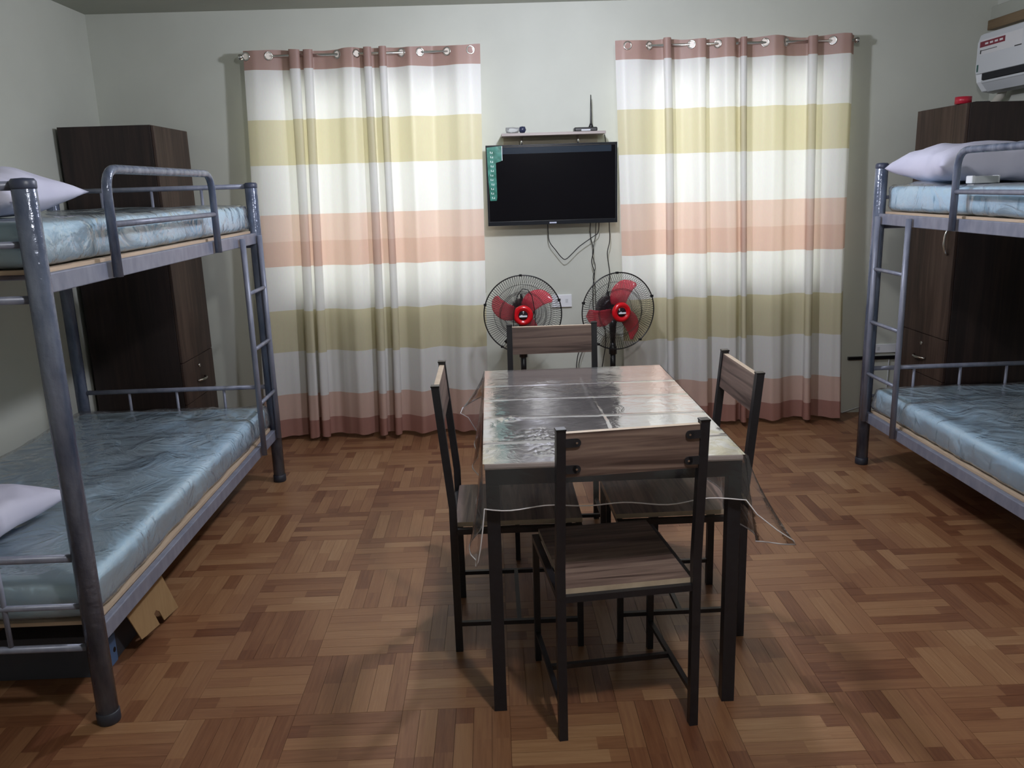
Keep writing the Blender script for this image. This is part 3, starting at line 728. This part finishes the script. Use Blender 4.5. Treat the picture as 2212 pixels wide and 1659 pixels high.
# ================================================================ fans
M_blade = None
def blade_mat():
    m = bpy.data.materials.new('clear_red_blade'); m.use_nodes = True; b = m.node_tree.nodes['Principled BSDF']
    b.inputs['Base Color'].default_value = (*srgb(222, 66, 84), 1); b.inputs['Roughness'].default_value = .12; b.inputs['Alpha'].default_value = .62
    return m
M_blade = blade_mat()
def fan(label, x, y, zc, yaw, phase, cordlab):
    r = thing('stand_fan', label, 'fan', (x, y, 0), 0, 'standing fans')
    link('base', B().lathe([(.0, .0), (.19, 0), (.20, .008), (.195, .018), (.10, .035), (.04, .05), (.032, .07), (0, .07)], n=40).done(), M_dark, r)
    link('pole', B().tube([(0, 0, .06), (0, 0, zc-.36)], .012, 14).tube([(0, 0, zc-.42), (0, 0, zc-.24)], .017, 14).done(), M_dark, r)
    link('height_collar', B().lathe([(.016, zc-.27), (.024, zc-.265), (.024, zc-.225), (.018, zc-.215), (.014, zc-.19)], n=20).done(), M_dark, r)
    M_neck = M_dark
    link('neck', B().tube([(0, 0, zc-.20), (0, 0, zc-.10), (0, -.005, zc-.06)], [.015, .021, .024], 16).done(), M_neck, r)
    hd = link('motor_housing', B().lathe([(.0, .135), (.045, .13), (.068, .10), (.075, .05), (.070, .02), (.055, .0)], (0, 0, 0), 'y', 32).done(), mat('plum_plastic', srgb(44, 20, 34), .35), r, loc=(0, 0, zc))
    hd.rotation_euler = (0, 0, yaw)
    link('knob', B().tube([(0, .07, .07), (0, .07, .098)], [.006, .008], 10).done(), M_dark, hd)
    R = .222; F = -.085        # rim plane
    def grille(front):
        b = B(); n = 100
        depth = -.045 if front else .075
        def pt(rad, a):
            q = rad/R; yy = F + depth*(1-q**2.6)
            return (rad*math.cos(a), yy, rad*math.sin(a))
        for k in range(n):
            a = 2*math.pi*k/n; tw = .0 if front else .20
            b.tube([pt(rr_, a+tw*(1-rr_/R)) for rr_ in (.052, .09, .13, .17, .20, R)], .00095, 4, False)
        for rr_ in ((.128, .134) if front else (.11, .165)):
            b.tube([pt(rr_, 2*math.pi*k/48) for k in range(49)], .0012, 4, False)
        return b.done()
    link('front_grille', grille(True), M_cord, hd, label='round black wire guard')
    link('rear_grille', grille(False), M_cord, hd)
    b = B(); b.tube([(R*math.cos(2*math.pi*k/72), F, R*math.sin(2*math.pi*k/72)) for k in range(73)], .0036, 8, False)
    for k in range(5):
        a = math.radians(92-72*k); c = Vector((R*math.cos(a), F, R*math.sin(a))); b.box(c-Vector((.008, .006, .006)), c+Vector((.008, .006, .006)))
    link('rim', b.done(), M_dark, hd)
    link('centre_cap', B().lathe([(.030, F-.050), (.036, F-.058), (.046, F-.060), (.055, F-.052), (.058, F-.038), (.052, F-.026), (0, F-.024)], (0, 0, 0), 'y', 36).done(), M_red, hd, label='glossy red ring cap')
    link('emblem', B().lathe([(.031, F-.044), (.026, F-.052), (.012, F-.057), (0, F-.058)], (0, 0, 0), 'y', 28).done(), mat('emblem_dark', srgb(30, 20, 26), .15), hd)
    b = B(); b.box((-.022, F-.0605, -.008), (.022, F-.0575, .001)); b.box((-.014, F-.0605, .001), (-.004, F-.0575, .004)); link('name_plate', b.done(), M_white, hd)
    link('shaft', B().tube([(0, .0, 0), (0, F-.02, 0)], .030, 16).done(), M_dark, hd)
    for k in range(3):
        ang = math.radians(phase+120*k); b = B()
        def bf(u, v):
            rad = .035+u*.155; wd = (.024+.062*math.sin(math.pi*min(1, u*.62+.18))**1.0)*(1-max(0, u-.86)**2*30)
            c = (v-.5)*2; sweep = -.42*u*u
            a = ang+sweep; d = Vector((math.cos(a), 0, math.sin(a))); p = Vector((-math.sin(a), 0, math.cos(a)))
            q = d*rad+p*(c*wd*.62); q.y = F+.012+c*.016-.006*u
            return q
        V = b.grid(bf, 14, 8)
        o = link('blade', b.done(), M_blade, hd, label='translucent red blade')
        md = o.modifiers.new('t', 'SOLIDIFY'); md.thickness = .0016
    return r, hd
f1, h1 = fan('standing fan left of the pair with two red blades showing, behind the far chair', .168, 4.80, .788, 0.0, 54, '')
f2, h2 = fan('standing fan right of the pair, head turned right with its cap off centre', .700, 4.83, .782, math.radians(14), 205, '')
# cord draped over the left fan
P = [(-.055, -.140, -.13), (-.056, -.142, -.04), (-.05, -.142, .03), (-.03, -.14, .115), (0.0, -.138, .152), (.03, -.14, .145), (.052, -.142, .11), (.064, -.143, .04), (.068, -.142, -.03), (.06, -.14, -.12)]
Q = []
for i in range(len(P)-1):
    for k in range(5): Q.append(Vector(P[i]).lerp(Vector(P[i+1]), k/5))
link('cord', B().tube(Q+[Vector(P[-1])], .0022, 6).done(), M_cord, h1)
b = B(); b.tube([(-.075, -.142, -.115), (-.105, -.142, -.150)], [.006, .011], 8); link('plug', b.done(), M_cord, h1)

# ================================================================ table, sheet and chairs
TX0, TX1, TY0, TY1, TZ = -.040, .672, 2.158, 3.330, .7660
tb = thing('dining_table', 'rectangular dining table with black metal frame under a clear plastic sheet', 'table', ((TX0+TX1)/2, (TY0+TY1)/2, 0))
hx, hy = (TX1-TX0)/2, (TY1-TY0)/2
b = B(); b.box((-hx, -hy, TZ-.018), (hx, hy, TZ-.003)); link('tabletop', b.done(.002), M_tabletop, tb, label='brown wood-look top')
b = B(); ap = .045
b.box((-hx+.002, -hy+.002, TZ-.018-ap), (hx-.002, -hy+.030, TZ-.0185)); b.box((-hx+.002, hy-.030, TZ-.018-ap), (hx-.002, hy-.002, TZ-.0185))
b.box((-hx+.002, -hy+.030, TZ-.018-ap), (-hx+.030, hy-.030, TZ-.0185)); b.box((hx-.030, -hy+.030, TZ-.018-ap), (hx-.002, hy-.030, TZ-.0185))
link('apron', b.done(.001), M_black, tb)
for sx in (-1, 1):
    for sy in (-1, 1):
        x = sx*(hx-.0205); y = sy*(hy-.0205)
        link('leg', boxme((x-.0185, y-.0185, 0), (x+.0185, y+.0185, TZ-.018-ap), .001), M_black, tb)
# clear sheet
def sheet():
    mxs, mys = .27, .125; e = .004
    r = thing('plastic_tablecloth', 'clear plastic sheet with fold creases spread over the dining table', 'tablecloth', ((TX0+TX1)/2, (TY0+TY1)/2, TZ))
    W_, H_ = hx+mxs, hy+mys
    def crease(x, y):
        z = 0
        for c in (-.40, -.14, .10, .31): z += .0022*math.exp(-((y-c+.004*math.sin(9*x))/.006)**2)
        for c in (.02,): z += .0016*math.exp(-((x-c+.004*math.sin(8*y))/.006)**2)
        z += .0009*noise.noise(Vector((x*9, y*9, 2)))+.0012*max(0, noise.noise(Vector((x*24, y*10, 7))))*(1 if x > .15 and y < -.1 else .4)
        # bunched spots
        for (a, c2, rr_) in ((-.20, -.34, .06), (-.16, -.50, .05), (-.27, -.15, .03)):
            q = ((x-a)**2+(y-c2)**2)/rr_**2
            if q < 4: z += .004*math.exp(-q)*abs(noise.noise(Vector((x*70, y*50, 4))))*2
        return max(0, z)
    b = B(); b.grid(lambda u, v: Vector(((-hx-e)+(2*hx+2*e)*u, (-hy-e)+(2*hy+2*e)*v, .0012+crease((u-.5)*2*hx, (v-.5)*2*hy))), 110, 170)
    link('top_sheet', b.done(), M_cloth, r)
    # skirts, one continuous strip round the edge: position along the perimeter + drop
    def skirt():
        b = B(); cols = []
        def col(base, out, drop, fl, ph):
            c = []
            for k in range(9):
                t = k/8; w_ = .012*math.sin(ph*1.0)*t
                c.append(b.bm.verts.new(Vector(base)+Vector(out)*(.004+fl*t**1.3+w_)+Vector((0, 0, -drop*t-.0*t))))
            cols.append(c)
        import itertools
        X, Y = hx+e, hy+e
        n1, n2 = 30, 46
        for i in range(n1+1):
            t = i/n1; edge = min(t, 1-t); dr = mys+.003*math.sin(t*12)
            col((-X+2*X*t, -Y, 0), (0, -1, 0), dr, .006, t*20)
        for k in range(1, 7):    # near right corner ear
            t = k/7; a = t*math.pi/2; l_ = mys+(mxs-mys)*t+.06*math.sin(math.pi*t)
            o_ = Vector((math.sin(a), -math.cos(a), 0))*(1)+Vector((.9, -.1, 0))*math.sin(math.pi*t)
            col((X, -Y, 0), o_, l_*.92, .07*math.sin(math.pi*t)+.006, 0)
        for i in range(n2+1):
            t = i/n2; col((X, -Y+2*Y*t, 0), (1, 0, 0), mxs*.95+.01*math.sin(t*14), .02+.02*math.sin(t*9+1)**2, t*26)
        for k in range(1, 5):
            t = k/5; a = t*math.pi/2; l_ = mxs+(mys-mxs)*t+.05*math.sin(math.pi*t)
            col((X, Y, 0), (math.cos(a), math.sin(a), 0), l_*.9, .05*math.sin(math.pi*t)+.01, 0)
        for i in range(n1+1):
            t = i/n1; col((X-2*X*t, Y, 0), (0, 1, 0), mys, .006, t*20)
        for k in range(1, 6):
            t = k/6; a = t*math.pi/2; l_ = mys+(mxs-mys)*t+.04*math.sin(math.pi*t)
            col((-X, Y, 0), (-math.sin(a), math.cos(a), 0), l_*.75, .13*math.sin(math.pi*t)+.01, 0)
        for i in range(n2+1):
            t = i/n2; col((-X, Y-2*Y*t, 0), (-1, 0, 0), mxs+.01*math.sin(t*10), .03+.012*math.sin(t*7), t*22)
        for k in range(1, 7):
            t = k/7; a = t*math.pi/2; l_ = mxs+(mys-mxs)*t+.10*math.sin(math.pi*t)
            col((-X, -Y, 0), Vector((-math.cos(a), -math.sin(a), 0)), l_*.95, .02+.012*math.sin(math.pi*t), 0)
        n = len(cols)
        for i in range(n):
            for k in range(8):
                f = b.bm.faces.new((cols[i][k], cols[(i+1) % n][k], cols[(i+1) % n][k+1], cols[i][k+1])); f.smooth = True
        hem = [c[-1].co.copy() for c in cols]
        return b.done(), hem
    me, hem = skirt()
    link('skirt', me, M_skirt, r, label='hanging clear overhang')
    link('hem', B().tube(hem+[hem[0]], .0019, 6, False).done(), M_hem, r, label='whitish hem line')
sheet()

# chair, local: back posts at y = 0, faces +Y
def chair(label):
    r = thing('dining_chair', label, 'chair', (0, 0, 0), 0, 'wood and black metal dining chairs')
    W2, DP, SH, Hh = .187, .405, .450, .905; q = .012
    for s in (-1, 1):
        b = B(); x = s*W2
        b.box((x-q, -q, 0), (x+q, q, SH+.06))
        # leaning upper part
        lo = [(x-q, -q), (x+q, -q), (x+q, q), (x-q, q)]
        A = [b.bm.verts.new((a, c, SH+.06)) for a, c in lo]; Z = [b.bm.verts.new((a, c-.036, Hh)) for a, c in lo]
        for k in range(4): b.bm.faces.new((A[k], A[(k+1) % 4], Z[(k+1) % 4], Z[k]))
        b.bm.faces.new(Z)
        link('rear_leg', b.done(), M_black, r)
        link('post_cap', boxme((x-q-.0015, -q-.0375, Hh), (x+q+.0015, q-.0345, Hh+.005), .001), M_dark, r)
        link('front_leg', boxme((x-.0095, DP-.0095, 0), (x+.0095, DP+.0095, SH-.016)), M_black, r)
        link('side_stretcher', boxme((x-.007, q, .090), (x+.007, DP-.0095, .104)), M_black, r)
        for z in (.800, .872):
            yy = -.036*(z-SH-.06)/(Hh-SH-.06)
            b = B(); xa_, xb_ = sorted((x-s*q, x-s*.040)); 
            b.box((xa_, yy-.0125, z-.011), (xb_, yy-.0095, z+.011)); b.lathe([(.011, yy-.0125), (.011, yy-.0095)], (x-s*.040, 0, z), 'y', 14)
            br = link('bracket', b.done(), M_black, r)
            link('screw', B().lathe([(.003, yy-.0138), (.003, yy-.0125)], (x-s*.040, 0, z), 'y', 8).done(), M_chrome, br)
    link('cross_stretcher', boxme((-W2+.007, DP*.5-.007, .090), (W2-.007, DP*.5+.007, .104)), M_black, r)
    b = B(); z0, z1 = SH-.034, SH-.016; i_ = W2-.0095
    b.box((-i_, -.009, z0), (i_, .009, z1)); b.box((-i_, DP-.009, z0), (i_, DP+.009, z1))
    for s in (-1, 1): b.box((s*W2-.0095, .0125, z0), (s*W2+.0095, DP-.0096, z1))
    link('seat_frame', b.done(), M_black, r)
    b = B(); fs = b.box((-W2+.0125, .006, SH-.0155), (W2-.0125, DP+.012, SH))
    for f in fs[2:]: f.material_index = 1
    link('seat', b.done(), [M_wood_x, M_pale], r, label='wood-look seat with pale edges')
    b = B(); z0, z1 = .778, .898; y0 = -.036*(z0-.51)/.395; y1 = -.036*(z1-.51)/.395; t = .0085; w_ = W2-q-.0005
    c = [(-w_, y0-t, z0), (w_, y0-t, z0), (w_, y0+t, z0), (-w_, y0+t, z0), (-w_, y1-t, z1), (w_, y1-t, z1), (w_, y1+t, z1), (-w_, y1+t, z1)]
    v = [b.bm.verts.new(p) for p in c]
    for k, qd in enumerate(((0, 1, 5, 4), (2, 3, 7, 6), (4, 5, 6, 7), (0, 3, 2, 1), (1, 2, 6, 5), (0, 4, 7, 3))):
        f = b.bm.faces.new([v[a] for a in qd]); f.material_index = 0 if k < 2 else 1
    link('backrest', b.done(), [M_wood_x, M_pale], r, label='horizontal wood-look panel with pale edge')
    return r
ch = chair('wood and black metal dining chair nearest the camera, back turned to it')
ch.location = (.338, 2.045, 0); ch.rotation_euler = (0, 0, math.radians(6.5))
for lab, loc, rz in (('wood and black metal dining chair at the left side of the table', (-.152, 2.69, 0), -90),
                     ('wood and black metal dining chair at the right side of the table', (.790, 2.715, 0), 91),
                     ('wood and black metal dining chair at the far end of the table before the fans', (.254, 3.585, 0), 180)):
    c = copy_tree(ch); c['label'] = lab; c.location = loc; c.rotation_euler = (0, 0, math.radians(rz))

# ================================================================ things under the left bunk
xp = -1.222
cor = [unp(*p, 'x', xp) for p in ((345, 1250), (388, 1330), (358, 1359), (347, 1340), (340, 1338), (336, 1346), (348, 1368), (310, 1402), (272, 1343))]
zmin = min(p.z for p in cor); b = B()
b.prism([(p.y, p.z-zmin+.0005) for p in cor], 'x', -.003, 0)
o = link('cardboard_piece', b.done(), M_card); o.location = (xp, 0, 0); tag(o, 'flat piece of brown cardboard with a notch leaning under the left bunk', 'cardboard')
bx = thing('carton', 'low blue and white carton on the floor under the near end of the left bunk', 'box', (-1.30, 2.46, 0))
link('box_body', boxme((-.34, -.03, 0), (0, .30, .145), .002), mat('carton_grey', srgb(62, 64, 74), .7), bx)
link('blue_end', boxme((0.0005, -.03, .0), (.003, .075, .10)), mat('carton_blue', srgb(96, 128, 178), .6), bx)
link('printed_spot', B().lathe([(.009, 0), (.009, .001)], n=16).done(), M_dark, bx, loc=(.003, .06, .045)).rotation_euler = (0, math.radians(90), 0)
